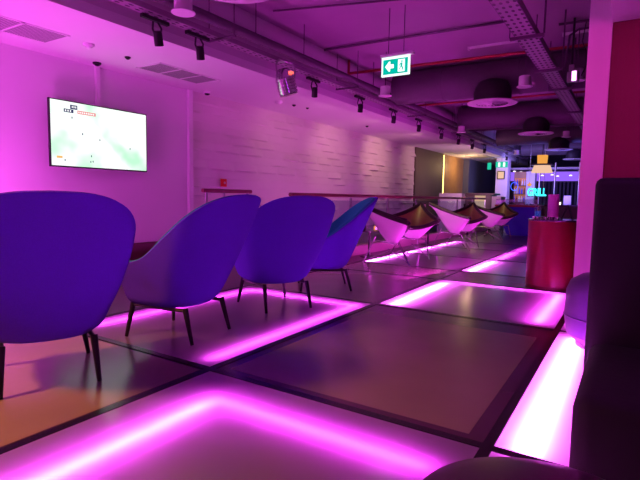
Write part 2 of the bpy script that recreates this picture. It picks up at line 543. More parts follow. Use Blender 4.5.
def floor_tile(x0, x1, y0, y1, sides, label, inset=0.16, lit=True, rim=(0.07, 0.05, 0.28)):
    cx, cy = (x0 + x1) / 2, (y0 + y1) / 2
    hx, hy = (x1 - x0) / 2 - 0.024, (y1 - y0) / 2 - 0.024
    t = thing('floor_light_tile' if lit else 'floor_glass_tile', label, 'floor tile', (cx, cy, -0.0995), 0, TG)
    if lit:
        bmg = B(-hx, hx, -hy, hy, 0.0885, 0.0965)
        bmg.faces.ensure_lookup_table()
        low = min(bmg.faces, key=lambda f: f.calc_center_median().z)
        bmesh.ops.delete(bmg, geom=[low], context='FACES_ONLY')      # open below, towards the LED cavity
        link('glass_top', bmg, 'glass_top', t)
        bmc = bmesh.new()
        box(bmc, -hx, hx, -hy, hy, 0.0, 0.004)
        link('reflector_tray', bmc, 'cavity', t)
        for s in sides:
            k, mt = s[0], s[1]
            ins = s[2] if len(s) > 2 else inset
            a = s[3] if len(s) > 3 else (-1, 1)
            lo_x, hi_x = -hx + ins, hx - ins
            lo_y, hi_y = -hy + ins, hy - ins
            hw = 0.009
            za, zb = 0.030, 0.040
            if k == 'L':
                bb = (lo_x - hw, lo_x + hw, lerp(lo_y, hi_y, (a[0] + 1) / 2), lerp(lo_y, hi_y, (a[1] + 1) / 2), za, zb)
            elif k == 'R':
                bb = (hi_x - hw, hi_x + hw, lo_y, hi_y, za, zb)
            elif k == 'F':
                bb = (lo_x, max(hi_x, hx - 0.12), hi_y - hw, hi_y + hw, za, zb)
            else:
                bb = (lo_x, hi_x, lo_y - hw, lo_y + hw, za, zb)
            st_ = link('led_strip', B(*bb), mt, t)
            st_.data.materials.append(M['cavity'])          # the strip shines upwards only, its sides are the carrier
            for p_ in st_.data.polygons:
                p_.material_index = 0 if p_.normal.z > 0.9 else 1
    else:
        link('border', B(-hx, hx, -hy, hy, 0.0, 0.0955), 'offborder', t)
        link('glass_top', B(-hx + rim[0], hx - rim[0], -hy + rim[1], hy - rim[2], 0.09551, 0.0965), 'offglass', t)
    return t


S, W_, D_ = 'strip', 'strip_white', 'strip_dim'
tiles = [
    (0, 0, False, [], 'unlit tan glass floor tile under the nearest blue chair'),
    (1, 0, True, [('L', S, 0.30), ('F', 'strip_mid', 0.26)], 'glowing magenta floor tile in the bottom left foreground'),
    (2, 0, True, [('L', D_)], 'glowing floor tile under the dark round ottoman'),
    (0, 1, True, [('L', 'strip_mid'), ('F', 'strip_mid'), ('R', D_, 0.10)], 'lilac glowing floor tile under the second and third blue chairs'),
    (1, 1, False, [], 'large unlit brownish glass tile in the middle of the floor'),
    (2, 1, True, [('L', W_, 0.12, (-1.2, 0.97))], 'brightest white-pink floor tile beside the black booth seat'),
    (0, 2, False, [], 'unlit floor tile behind the fourth blue chair with pink reflections'),
    (1, 2, True, [('L', W_, 0.14, (-1.12, 0.9)), ('F', D_, 0.10), ('R', S, 0.14)], 'glowing floor tile in front of the red round counter'),
    (2, 2, True, [('L', S, 0.12)], 'bright floor tile corner showing beside the purple pouf'),
    (0, 3, False, [], 'narrow unlit floor tile in front of the first shell chair'),
    (1, 3, False, [], 'narrow unlit floor tile left of the red round counter'),
    (2, 3, False, [], 'narrow unlit floor tile under the red round counter'),
    (0, 4, True, [('L', W_, 0.10, (-1.15, 0.95))], 'pink floor tile under the nearest pair of shell chairs'),
    (1, 4, True, [('L', W_, 0.12, (-1.2, 0.97))], 'pink floor tile right of the nearest pair of shell chairs'),
    (2, 4, False, [], 'unlit floor tile behind the red round counter'),
    (0, 5, True, [('L', W_, 0.10, (-1.15, 0.95))], 'pink floor tile under the middle shell chair'),
    (1, 5, True, [('L', S, 0.12)], 'farther pink floor tile in the row beside the middle shell chair'),
    (2, 5, False, [], 'unlit floor tile second behind the red round counter'),
    (0, 6, True, [('L', W_, 0.10, (-1.15, 0.95))], 'pink floor tile at the far end of the shell chairs'),
    (1, 6, True, [('L', D_, 0.12)], 'farthest pink floor tile near the blue-fronted counter'),
    (2, 6, False, [], 'farthest unlit floor tile beside the pillar'),
]
for c, r, lit, sides, lab in tiles:
    floor_tile(XE[c], XE[c + 1], YE[r], YE[r + 1], sides, lab, lit=lit, rim=(0.015, 0.015, 0.015) if (c, r) != (1, 1) else (0.07, 0.05, 0.28))


# ------------------------------------------------------------------ blue lounge chairs (forward = +Y)
def make_lounge():
    t = thing('lounge_chair', '', 'chair', group='blue lounge chairs')
    zb = 0.235

    def w_(z):
        return interp(z, [0.22, 0.235, 0.27, 0.37, 0.52, 0.70, 0.83, 1.0], [0.20, 0.235, 0.275, 0.315, 0.37, 0.41, 0.42, 0.42])

    def yb(z):
        return interp(z, [0.25, 0.27, 0.32, 0.45, 0.7, 1.0], [-0.20, -0.235, -0.265, -0.32, -0.425, -0.56])

    def rim(u):
        return interp(u, [0, 0.1, 0.2, 0.3, 0.4, 0.5, 0.6, 0.7, 0.8, 0.9, 1.0], [1.0, 0.992, 0.965, 0.915, 0.84, 0.745, 0.645, 0.575, 0.545, 0.535, 0.50])

    def pt(u, v, off):
        sgn = 1 if u >= 0 else -1
        a = abs(u)
        zt = rim(a)
        z = lerp(zb, zt, v)
        ww, y0 = w_(z) - off, yb(z) + off
        d = interp(z, [0.27, 0.5, 1.0], [0.20, 0.20, 0.24])
        if a < 0.5:
            th = a / 0.5 * pi / 2
            x = ww * (sin(th) ** 0.85 if th > 0 else 0)
            y = y0 + d * (1 - cos(th) ** 0.9 if th < pi / 2 - 1e-6 else 1)
        else:
            q = (a - 0.5) / 0.5
            yf = 0.29 - 0.05 * (1 - v)
            x = ww * (1 - 0.06 * q * q)
            y = lerp(y0 + d, yf, q)
        return Vector((sgn * x, y, z))

    def shell(offo, offi, vlo, vhi, crown):
        bm = bmesh.new()
        NU, NV = 64, 18
        go, gi = [], []
        for i in range(NU + 1):
            u = -1 + 2 * i / NU
            go.append([bm.verts.new(pt(u, lerp(vlo, vhi, j / NV), offo)) for j in range(NV + 1)])
            gi.append([bm.verts.new(pt(u, lerp(vlo, vhi, j / NV), offi)) for j in range(NV + 1)])
        top = []
        for i in range(NU + 1):
            p = (go[i][-1].co + gi[i][-1].co) / 2
            top.append(bm.verts.new(p + Vector((0, 0, crown))))
        for i in range(NU):
            for j in range(NV):
                bm.faces.new((go[i][j], go[i + 1][j], go[i + 1][j + 1], go[i][j + 1]))
                bm.faces.new((gi[i][j + 1], gi[i + 1][j + 1], gi[i + 1][j], gi[i][j]))
            bm.faces.new((go[i][-1], go[i + 1][-1], top[i + 1], top[i]))
            bm.faces.new((top[i], top[i + 1], gi[i + 1][-1], gi[i][-1]))
            bm.faces.new((gi[i][0], gi[i + 1][0], go[i + 1][0], go[i][0]))
        for i in (0, NU):
            for j in range(NV):
                f = (go[i][j], go[i][j + 1], gi[i][j + 1], gi[i][j])
                bm.faces.new(f if i == 0 else f[::-1])
            bm.faces.new((go[i][-1], top[i], gi[i][-1]))
        return bm, NU

    bm, NU = shell(0.0, 0.022, 0.0, 1.0, 0.006)
    # closed underside and front apron
    und = [pt(-1 + 2 * i / NU, 0, 0.001) for i in range(NU + 1)]
    vs = [bm.verts.new(p) for p in und]
    c = bm.verts.new((0, 0.0, zb - 0.008))
    for i in range(NU):
        bm.faces.new((vs[i], vs[i + 1], c))
    bm.faces.new((vs[-1], vs[0], c))
    link('outer_shell', bm, 'fabric', t, True)
    bm, NU = shell(0.0225, 0.062, 0.12, 0.985, 0.014)
    inn = link('inner_upholstery', bm, 'teal', t, True)
    inn['label'] = 'teal inner side of the chair'
    bm = bmesh.new()
    box(bm, -0.25, 0.25, -0.12, 0.28, 0.285, 0.43, bev=0.045)
    link('seat_cushion', bm, 'teal', t, True)
    fr = bmesh.new()
    tx, ty0, ty1 = 0.21, -0.20, 0.245
    tube(fr, [(-tx, ty0, 0.222), (-tx, ty1, 0.222)], 0.013, 8)
    tube(fr, [(tx, ty0, 0.222), (tx, ty1, 0.222)], 0.013, 8)
    tube(fr, [(-tx, 0.0, 0.2221), (tx, 0.0, 0.2221)], 0.011, 8)
    tube(fr, [(-tx, ty1, 0.2221), (tx, ty1, 0.2221)], 0.013, 8)
    link('seat_frame', fr, 'blackwood', t, True)
    for sx in (-1, 1):
        link('leg', T([(sx * tx, ty0, 0.238), (sx * 0.222, -0.265, 0.0)], [0.020, 0.012], 12), 'blackwood', t, True)
        link('leg', T([(sx * tx, ty1, 0.238), (sx * 0.25, 0.275, 0.0)], [0.020, 0.012], 12), 'blackwood', t, True)
    return t


def face(dx, dy):
    return math.atan2(dy, dx) - pi / 2


lounge = make_lounge()
LC = [(-2.67, 1.41, -0.92, 0.40, 'blue upholstered lounge chair nearest the camera, its rounded back at the left edge'),
      (-2.71, 2.40, -0.985, -0.17, 'blue lounge chair second from left, seen from its side with a low armrest'),
      (-2.72, 3.52, -0.91, 0.42, 'blue lounge chair third from left, rounded back towards us on the lilac tile'),
      (-2.83, 4.55, -0.79, -0.61, 'rightmost blue lounge chair in profile, showing its teal inner side')]
for i, (x, y, dx, dy, lab) in enumerate(LC):
    o = lounge if i == 0 else dup(lounge)
    o.location = (x, y, 0.0)
    o.rotation_euler = (0, 0, face(dx, dy))
    o['label'] = lab


# ------------------------------------------------------------------ shell chairs (forward = +Y)
def make_coconut(inner):
    t = thing('shell_chair', '', 'chair', group='three-cornered shell chairs along the glass rail')
    A = Vector((0, -0.47, 0.88)); Bv = Vector((-0.46, 0.24, 0.62)); Cv = Vector((0.46, 0.24, 0.62))

    def P(a, b, c, off=0.0):
        p = A * a + Bv * b + Cv * c
        sag = 4 * (a * b * 0.025 + a * c * 0.025 + b * c * 0.14)
        sag += 27 * a * b * c * 0.30
        p = p + Vector((0, 0, -sag))
        # edges curve inwards in plan
        ctr = Vector((0, 0.03, 0))
        e = 1 - 27 * a * b * c
        k = 4 * (a * b + b * c + c * a) / 1.3333 * 0.0
        p.x *= 1 - k
        p = p + Vector((0, -0.03 * 4 * b * c * (1 - a), 0)) + Vector((0.02 * 4 * a * b * (1 - c), 0, 0)) + Vector((-0.02 * 4 * a * c * (1 - b), 0, 0))
        return p + Vector((0, 0.3 * off, off))

    N = 16

    def tri(off0, off1, grow=0.0):
        bm = bmesh.new()
        idx = {}
        for L, off in ((0, off0), (1, off1)):
            for i in range(N + 1):
                for j in range(N + 1 - i):
                    a, b = i / N, j / N
                    c = 1 - a - b
                    if grow:
                        a, b, c = [lerp(q, 1 / 3, grow) for q in (a, b, c)]
                    idx[L, i, j] = bm.verts.new(P(a, b, c, off))
        for L in (0, 1):
            for i in range(N):
                for j in range(N - i):
                    bm.faces.new((idx[L, i, j], idx[L, i + 1, j], idx[L, i, j + 1]))
                    if i + j < N - 1:
                        bm.faces.new((idx[L, i + 1, j], idx[L, i + 1, j + 1], idx[L, i, j + 1]))
        edges = [[(0, j) for j in range(N + 1)], [(i, 0) for i in range(N + 1)], [(i, N - i) for i in range(N + 1)]]
        for e in edges:
            for p, q in zip(e, e[1:]):
                bm.faces.new((idx[(0,) + p], idx[(0,) + q], idx[(1,) + q], idx[(1,) + p]))
        return bm
    link('shell', tri(-0.018, 0.0), 'fibre', t, True)
    cu = link('seat_cushion', tri(0.0005, 0.045, 0.015), inner, t, True)
    # dark piping round the rim
    bm = bmesh.new()
    for f in (lambda s: P(1 - s, s, 0, 0.022), lambda s: P(1 - s, 0, s, 0.022), lambda s: P(0, 1 - s, s, 0.022)):
        tube(bm, [f(k / 20) for k in range(21)], 0.034, 8)
    link('rim_piping', bm, 'blackleather', t, True)
    hub = Vector((0, 0.02, 0.24))
    for fx, fy, tx, ty, tz in ((-0.34, 0.30, -0.22, 0.12, 0.335), (0.34, 0.30, 0.22, 0.12, 0.335), (0.0, -0.40, 0.0, -0.22, 0.40)):
        bm = bmesh.new()
        tube(bm, [(tx, ty, tz), (fx, fy, 0.0)], 0.009, 8)
        tube(bm, [(fx * 0.97, fy * 0.97, 0.03), (-fx * 0.15, -fy * 0.15 + 0.02, 0.22)], 0.006, 8)
        link('leg', bm, 'chrome', t, True)
    bm = bmesh.new()
    tube(bm, [(-0.22, 0.12, 0.31), (0.22, 0.12, 0.31)], 0.008, 8)
    tube(bm, [(-0.22, 0.12, 0.31), (0, -0.22, 0.34)], 0.008, 8)
    tube(bm, [(0.22, 0.12, 0.31), (0, -0.22, 0.34)], 0.008, 8)
    link('cross_brace', bm, 'chrome', t, True)
    return t


coc = make_coconut('leather')
CC = [(-3.1, 6.85, 0.906, 0.423, 'nearest three-cornered shell chair, its glowing pink underside towards us'),
      (-3.15, 7.95, 0.139, -0.990, 'shell chair facing us with brown leather seat, nearest of that kind'),
      (-3, 9.6, 0.906, 0.423, 'second pink-backed shell chair, pointed back left of the dark leather seat'),
      (-3, 10.6, -0.000, -1.000, 'shell chair in the middle pair facing us with dark brown leather'),
      (-3, 12.3, 0.866, 0.500, 'farthest pink-backed shell chair along the glass rail'),
      (-3, 13.75, 0.035, -0.999, 'farthest golden leather shell chair at the rail end')]
for i, (x, y, dx, dy, lab) in enumerate(CC):
    o = coc if i == 0 else dup(coc)
    o.location = (x, y, 0.0)
    o.rotation_euler = (0, 0, face(dx, dy))
    o['label'] = lab


# small tables between each pair
def make_side_table():
    t = thing('side_table', '', 'table', group='low round tables between the shell chairs')
    link('tabletop', lathe(bmesh.new(), [(0, 0.43), (0.22, 0.43), (0.225, 0.44), (0.22, 0.45), (0, 0.45)]), 'drumtop', t, True)
    link('pedestal', lathe(bmesh.new(), [(0, 0.015), (0.02, 0.015), (0.02, 0.43), (0, 0.43)], seg=16), 'blackmetal', t, True)
    link('base', lathe(bmesh.new(), [(0, 0), (0.15, 0), (0.15, 0.01), (0.03, 0.02), (0, 0.02)]), 'blackmetal', t, True)
    return t


st = make_side_table()
tabs = [(-3.70, 7.35, 'low round side table between the nearest pair of shell chairs'),
        (-3.68, 10.1, 'low round side table between the middle pair of shell chairs'),
        (-3.68, 13.05, 'low round side table between the farthest pair of shell chairs')]
for i, (x, y, lab) in enumerate(tabs):
    o = st if i == 0 else dup(st)
    o.location = (x, y, 0)
    o['label'] = lab
nm = ['nearest', 'middle', 'farthest']
for i, (x, y, lab) in enumerate(tabs):
    b = lathe(bmesh.new(), [(0, 0), (0.035, 0), (0.036, 0.20), (0.028, 0.26), (0.028, 0.42), (0, 0.42)], seg=16)
    o = link('menu_bottle', b, 'darkitem' if i != 1 else 'cream', smooth=True)
    o.location = (x - 0.08, y - 0.06, 0.4505)
    tag(o, ('tall dark' if i != 1 else 'tall pale') + ' bottle on the %s low side table by the rail' % nm[i], 'bottle', 'bottles on the low side tables')
    c = thing('candle_holder', 'small glowing orange candle on the %s low side table' % nm[i], 'candle', (x + 0.08, y + 0.05, 0.4505), 0, 'candles on the low side tables')
    link('glass_cup', lathe(bmesh.new(), [(0, 0), (0.035, 0), (0.042, 0.09), (0.039, 0.09), (0.033, 0.008), (0, 0.008)], seg=16), 'clearglass', c, True)
    link('candle', lathe(bmesh.new(), [(0, 0.009), (0.027, 0.009), (0.027, 0.07), (0, 0.075)], seg=16), 'candle', c, True)


# ------------------------------------------------------------------ glass rail
def rail(y0, y1, x, n, label, endret=False):
    t = thing('glass_balustrade', label, 'railing', (x, y0, 0.16))
    L = y1 - y0
    bm = bmesh.new()
    pts = [(0, -0.25, 0.86), (0, L + 0.02, 0.86)]
    tube(bm, pts, 0.028, 12)
    link('handrail', bm, 'handrail', t, True)
    for k in range(n):
        yy = L * k / (n - 1)
        bm = bmesh.new()
        box(bm, -0.012, 0.012, yy - 0.025, yy + 0.025, 0.0, 0.82)
        tube(bm, [(0, yy, 0.80), (0, yy, 0.86)], 0.008, 8)
        link('post', bm, 'steel', t)
        if k < n - 1:
            y2 = L * (k + 1) / (n - 1)
            link('glass_pane', B(-0.006, 0.006, yy + 0.04, y2 - 0.04, 0.03, 0.78), 'railglass', t)
    return t


rail(5.75, 16.1, VX - 0.06, 8, 'long balustrade with glass panes and red handrail behind the shell chairs')
t = thing('stair_balustrade', 'short steel stair railing with red rail behind the second blue chair', 'railing', (-4.2, 3.95, 0))
link('handrail', T([(0, 0.10, 1.045), (0, 0.95, 1.045)], 0.024, 12), 'handrail', t, True)
for yy in (0.16, 0.45, 0.88):
    link('post', T([(0, yy, 0.0), (0, yy, 1.03)], 0.016, 10), 'steel', t, True)
link('glass_pane', B(-0.005, 0.005, 0.48, 0.85, 0.12, 0.95), 'railglass', t)
t = thing('stair_handrail', 'thin slanting steel stair rails seen between the blue chairs', 'railing', (-4.55, 5.25, 0))
for dz in (0.0, 0.14):
    link('rail_bar', T([(0, 0.02, 1.0 - dz), (0, 1.6, 0.02 - dz), (0, 1.95, -0.2 - dz)], 0.014, 10), 'steel', t, True)
link('post', T([(0, 0.08, -1.5), (0, 0.08, 0.95)], 0.014, 10), 'steel', t, True)
link('post', T([(0, 1.7, -1.5), (0, 1.7, -0.05)], 0.014, 10), 'steel', t, True)

# ------------------------------------------------------------------ television
t = thing('television', 'wall television showing a bright football match above the blue chairs', 'television', (WX + 0.12, 3.825, 1.69))
link('bezel', B(0, 0.035, -0.675, 0.675, -0.395, 0.395, bev=0.006), 'tvframe', t)
scr = link('screen', B(0.0352, 0.037, -0.660, 0.660, -0.378, 0.382), 'tvpic', t)
link('score_caption', B(0.0372, 0.0376, -0.42, -0.33, 0.30, 0.35), 'tvnavy', scr)
link('score_caption', B(0.0372, 0.0376, -0.50, -0.38, 0.255, 0.295), 'tvnavy', scr)
link('score_caption', B(0.0372, 0.0376, -0.33, -0.09, 0.255, 0.295), 'tvred', scr)
bm = bmesh.new()
for i in range(3):
    box(bm, 0.0378, 0.038, -0.40 + i * 0.022, -0.388 + i * 0.022, 0.315, 0.338)
    box(bm, 0.0378, 0.038, -0.485 + i * 0.03, -0.47 + i * 0.03, 0.264, 0.286)
for i in range(9):
    box(bm, 0.0378, 0.038, -0.318 + i * 0.024, -0.304 + i * 0.024, 0.265, 0.284)
link('caption_letters', bm, 'tvwhite', scr)
link('corner_caption', B(0.0372, 0.0376, -0.60, -0.53, -0.29, -0.265), 'tvorange', scr)
bm = bmesh.new()
for y, z in ((-0.27, 0.02), (-0.04, -0.03), (0.40, -0.10), (-0.16, -0.24), (-0.17, -0.31), (-0.50, -0.31), (-0.14, -0.305), (-0.4, 0.2)):
    box(bm, 0.0372, 0.0376, y - 0.006, y + 0.006, z - 0.012, z + 0.012)
link('player_figures', bm, 'tvnavy', scr)
link('wall_bracket', B(-0.119, -0.001, -0.15, 0.15, -0.12, 0.12), 'blackmetal', t)
tag(link('cable_conduit', B(WX + 0.001, WX + 0.05, 3.83, 3.88, 1.95, SOF - 0.001), 'paint'), 'white cable conduit running from the soffit down to the television', 'conduit')


# ------------------------------------------------------------------ soffit details
def vent(y0, y1, n, label):
    t = thing('ceiling_vent', label, 'vent', (-5.22, (y0 + y1) / 2, SOF), 0, 'flat vents in the dropped ceiling')
    L = y1 - y0
    bm = bmesh.new()
    hw = 0.235
    for a, b, c, d in ((-hw, hw, -L / 2, -L / 2 + 0.02), (-hw, hw, L / 2 - 0.02, L / 2), (-hw, -hw + 0.02, -L / 2, L / 2), (hw - 0.02, hw, -L / 2, L / 2)):
        box(bm, a, b, c, d, -0.008, 0.0)
    for k in range(1, n):
        y = -L / 2 + L * k / n
        box(bm, -hw, hw, y - 0.012, y + 0.012, -0.008, 0.0)
    link('frame', bm, 'white', t)
    bm = bmesh.new()
    k = 0
    y = -L / 2 + 0.03
    while y < L / 2 - 0.03:
        box(bm, -hw + 0.02, hw - 0.02, y, y + 0.012, -0.005, -0.001)
        y += 0.024
    link('louvre', bm, 'grille', t)
    return t


vent(1.62, 2.98, 3, 'flat ceiling vent at the upper left corner of the photo')
vent(4.12, 5.16, 3, 'flat ceiling vent above the right end of the television')


def dome(name, x, y, z, r, label, cat, m1='white', m2='lens'):
    t = thing(name, label, cat, (x, y, z))
    link('base', lathe(bmesh.new(), [(0, 0), (r, 0), (r, -r * 0.25), (r * 0.85, -r * 0.5), (0, -r * 0.5)], seg=20), m1, t, True)
    link('lens', lathe(bmesh.new(), [(r * 0.65, -r * 0.5), (r * 0.6, -r * 0.7), (r * 0.35, -r * 0.85), (0, -r * 0.9)], seg=20), m2, t, True)


dome('security_camera', -5.72, 5.62, SOF, 0.065, 'white dome security camera by the white wall strip', 'camera')
dome('security_camera', -5.70, 3.74, SOF, 0.05, 'small dark security camera above the television conduit', 'camera', 'blackmetal')
dome('smoke_detector', -5.08, 3.24, SOF, 0.06, 'round white smoke detector between the two ceiling vents', 'detector', 'white', 'white')
dome('smoke_detector', -5.18, 6.75, SOF, 0.07, 'white smoke detector in the soffit above the textured wall', 'detector', 'white', 'white')
dome('sprinkler', -5.14, 3.77, SOF, 0.035, 'small dark sprinkler head in the soffit near the television', 'sprinkler', 'blackmetal', 'blackmetal')
dome('sprinkler', -5.15, 7.15, SOF, 0.035, 'left dark sprinkler head beside the soffit smoke detector', 'sprinkler', 'blackmetal', 'blackmetal')
dome('sprinkler', -5.10, 7.5, SOF, 0.03, 'right small sprinkler head beside the soffit smoke detector', 'sprinkler', 'blackmetal', 'blackmetal')
dome('sprinkler', -5.17, 10.0, SOF, 0.035, 'sprinkler head in the soffit above the warm lit wall', 'sprinkler', 'blackmetal', 'blackmetal')
t = thing('fire_call_point', 'small red fire call point on the textured wall', 'call point', (WX + 0.03, 6.12, 1.20))
link('housing', B(0, 0.045, -0.055, 0.055, -0.065, 0.065, bev=0.006), 'reddev', t)
link('button', lathe(bmesh.new(), [(0, 0.055), (0.018, 0.055), (0.02, 0.045)], mtx=Matrix.Rotation(pi / 2, 4, 'Y'), seg=16), 'cream', t)

# ------------------------------------------------------------------ overhead services
# perforated cable tray along the fascia
t = thing('cable_tray', 'long perforated cable tray running along the left soffit edge', 'cable tray', (-4.09, 0, 2.75))
link('tray_bed', B(-0.06, 0.06, -1.4, 24, 0, 0.004), 'perf', t)
link('side_flange', B(0.06, 0.064, -1.4, 24, 0, 0.055), 'perfside', t)
link('side_flange', B(-0.064, -0.06, -1.4, 24, 0, 0.055), 'perfside', t)
for y in (1.5, 4.15, 7.0, 10, 13, 16, 19, 22):
    bm = bmesh.new()
    box(bm, -0.11, 0.30, y - 0.015, y + 0.015, -0.022, -0.001)
    tube(bm, [(-0.10, y, -0.01), (-0.10, y, SLAB - 2.75)], 0.006, 6)
    tube(bm, [(0.28, y, -0.01), (0.28, y, SLAB - 2.75)], 0.006, 6)
    link('hanger', bm, 'conduit', t)
t = thing('service_pipe', 'thick dark service pipe parallel to the left cable tray', 'pipe', (-3.88, 0, 2.85))
link('pipe_run', T([(0, -1.4, 0), (0, 24, 0)], 0.055, 14), 'darkduct', t, True)
for y in (2.2, 4.6, 5.6, 7.7, 9.6, 12.2, 15, 18):
    link('hanger_rod', T([(0, y, 0.05), (0, y, SLAB - 2.85)], 0.006, 6), 'conduit', t)

# right cable tray
t = thing('cable_tray', 'wide perforated cable tray crossing the ceiling towards the back', 'cable tray', (-1.005, 0, 2.62))
link('tray_bed', B(-0.095, 0.095, -1.4, 22, 0, 0.004), 'perf', t)
link('side_flange', B(0.095, 0.101, -1.4, 22, 0, 0.068), 'conduit', t)
link('side_flange', B(-0.101, -0.095, -1.4, 22, 0, 0.068), 'conduit', t)
for y in (3.5, 5.3, 6.75, 7.95, 10.1, 11.8, 14.2, 18):
    bm = bmesh.new()
    box(bm, -0.145, 0.17, y - 0.02, y + 0.02, -0.03, -0.001)
    tube(bm, [(-0.15, y, 0), (-0.15, y, SLAB - 2.62)], 0.006, 6)
    tube(bm, [(0.17, y, 0), (0.17, y, SLAB - 2.62)], 0.010, 6)
    link('hanger', bm, 'conduit', t)

# ducts across the hall
for i, (y, z, r) in enumerate(((4.2, 3.02, 0.26), (8.55, 3.0, 0.285), (12.45, 3.0, 0.28), (16.5, 3.0, 0.28), (20.6, 3.0, 0.28))):
    if i == 0:
        continue
    t = thing('air_duct', ('dark round air duct crossing under the ceiling, ' + ['', 'nearest, behind the exit sign', 'second, above the second round diffuser', 'third, above the third round diffuser', 'farthest, in the blue lit area'][i]), 'duct', (0, y, z), 0, 'round air ducts')
    bm = bmesh.new()
    x0, x1 = FX + 0.44, 3.2
    tube(bm, [(x0, 0, 0), (x1, 0, 0)], r, 32)
    link('duct_body', bm, 'darkduct', t, True)
    k = x0 + 0.9
    while k < x1:
        link('duct_band', T([(k - 0.012, 0, 0), (k + 0.012, 0, 0)], r + 0.008, 32), 'darkduct', t, True)
        k += 1.25

# round swirl diffusers under the ducts
DL = ['nearest round ceiling diffuser cut off by the top edge', 'large round diffuser with black drum right of the exit sign', 'second round diffuser with black drum behind the large one', 'third smaller round diffuser near the pillar', 'farthest pale round diffuser near the pillar']


def make_diffuser():
    t = thing('swirl_diffuser', '', 'diffuser', group='round swirl diffusers under the ducts')
    link('drum_body', lathe(bmesh.new(), [(0.285, 0.012), (0.29, 0.16), (0.27, 0.24), (0.22, 0.33), (0.14, 0.37), (0, 0.38)], seg=36), 'blackrubber', t, True)
    link('face_ring', lathe(bmesh.new(), [(0.24, 0.0), (0.375, 0.0), (0.385, 0.010), (0.375, 0.02), (0.28, 0.03), (0, 0.03)], seg=48), 'white', t, True)
    bm = bmesh.new()
    for k in range(24):
        a = 2 * pi * k / 24
        v = []
        for rr, aa, zz in ((0.04, a, 0.004), (0.238, a + 0.02, 0.001), (0.238, a + 0.24, 0.020), (0.04, a + 0.24, 0.018)):
            v.append(bm.verts.new((rr * cos(aa), rr * sin(aa), zz)))
        bm.faces.new(v)
    link('swirl_vanes', bm, 'white', t)
    return t


df = make_diffuser()
for i, (x, y, z) in enumerate(((-2.70, 2.93, 2.61), (-2.0, 8.17, 2.52), (-2.0, 12.3, 2.52), (-2.0, 16.4, 2.52), (-1.95, 20.4, 2.52))):
    o = df if i == 0 else dup(df)
    o.location = (x, y, z)
    o['label'] = DL[i]
t = thing('air_duct', 'short vertical duct stub above the nearest ceiling diffuser', 'duct', (-2.70, 2.93, 2.995))
link('duct_body', T([(0, 0, 0.005), (0, 0, SLAB - 2.996)], 0.15, 24), 'darkduct', t, True)


# small cylinder downlights
def make_can():
    t = thing('cylinder_downlight', '', 'ceiling light', group='small white cylinder downlights')
    link('can', lathe(bmesh.new(), [(0.08, 0.008), (0.08, 0.145), (0.07, 0.155), (0, 0.155)], seg=28), 'white', t, True)
    link('face_disc', lathe(bmesh.new(), [(0, 0.0), (0.104, 0.0), (0.108, 0.006), (0.104, 0.012), (0, 0.012)], seg=32), 'white', t, True)
    link('stem', T([(0, 0, 0.155), (0, 0, SLAB - 2.61)], 0.007, 8), 'conduit', t, True)
    return t


cn = make_can()
CL = [(-3.50, 3.15, 'white cylinder downlight nearest the camera at the top left'), (-3.45, 7.27, 'white cylinder downlight hanging below the exit sign'),
      (-1.42, 7.6, 'small cylinder downlight beside the wide cable tray'), (-3.65, 12.04, 'small cylinder downlight beside the far black track spots'),
      (-3.62, 18.6, 'farthest small cylinder downlight in the blue area'), (-0.75, 7.53, 'cylinder downlight next to the pink flood lamp by the pillar'), (-1.55, 14.0, 'small cylinder downlight under the far end of the wide tray')]
for i, (x, y, lab) in enumerate(CL):
    o = cn if i == 0 else dup(cn)
    o.location = (x, y, 2.61)
    o['label'] = lab


# black track spots
def make_spot(lens):
    t = thing('track_spotlight', '', 'spotlight', group='black spotlights on the tray')
    link('adapter', B(-0.018, 0.018, -0.13, 0.13, -0.03, 0.0, bev=0.004), 'blackmetal', t)
    bm = bmesh.new()
    tube(bm, [(0.0, 0.02, -0.02), (0.03, 0.035, -0.08), (0.025, 0.03, -0.15)], 0.008, 8)
    tube(bm, [(0.0, -0.02, -0.02), (-0.03, 0.0, -0.08), (-0.025, 0.03, -0.15)], 0.008, 8)
    link('yoke', bm, 'blackmetal', t, True)
    d = Vector((-0.25, 0.35, -0.9)).normalized()
    q = d.to_track_quat('Z', 'Y').to_matrix().to_4x4()
    link('lamp_head', lathe(bmesh.new(), [(0, -0.06), (0.026, -0.06), (0.034, -0.045), (0.036, 0.05), (0.03, 0.05), (0, 0.03)], loc=(0, 0.03, -0.155), mtx=q, seg=18), 'blackmetal', t, True)
    link('lens', lathe(bmesh.new(), [(0, 0.046), (0.029, 0.046), (0.029, 0.042), (0, 0.042)], loc=(0, 0.03, -0.155), mtx=q, seg=18), lens, t, True)
    return t


so, sl = make_spot('lens'), make_spot('warmlens')
TS = [(3.26, 0, 'leftmost black spotlight under the left cable tray'), (3.82, 0, 'second black spotlight from left under the tray'),
      (6.1, 0, 'unlit black spotlight just right of the chrome stage lamp'), (7.55, 1, 'lit spotlight left of the white downlight under the exit sign'),
      (8.95, 0, 'unlit spotlight right of the white downlight under the exit sign'), (10.3, 0, 'spotlight on the tray between the unlit one and the lit far row'),
      (11.8, 1, 'nearest of the four lit spotlights in the far row'), (13.2, 1, 'second of the four lit spotlights in the far row'),
      (14.55, 1, 'third of the four lit spotlights in the far row'), (15.95, 1, 'last of the four lit spotlights in the far row'),
      (19.2, 0, 'tiny spotlight on the tray near the far green sign'), (21.2, 0, 'tiniest spotlight at the far end of the tray')]
u = {0: 0, 1: 0}
for y, k, lab in TS:
    src = (so, sl)[k]
    o = src if u[k] == 0 else dup(src)
    u[k] += 1
    o.location = (-4.09, y + 0.06, 2.726)
    o.scale = (1.25, 1.25, 1.25)
    o['label'] = lab

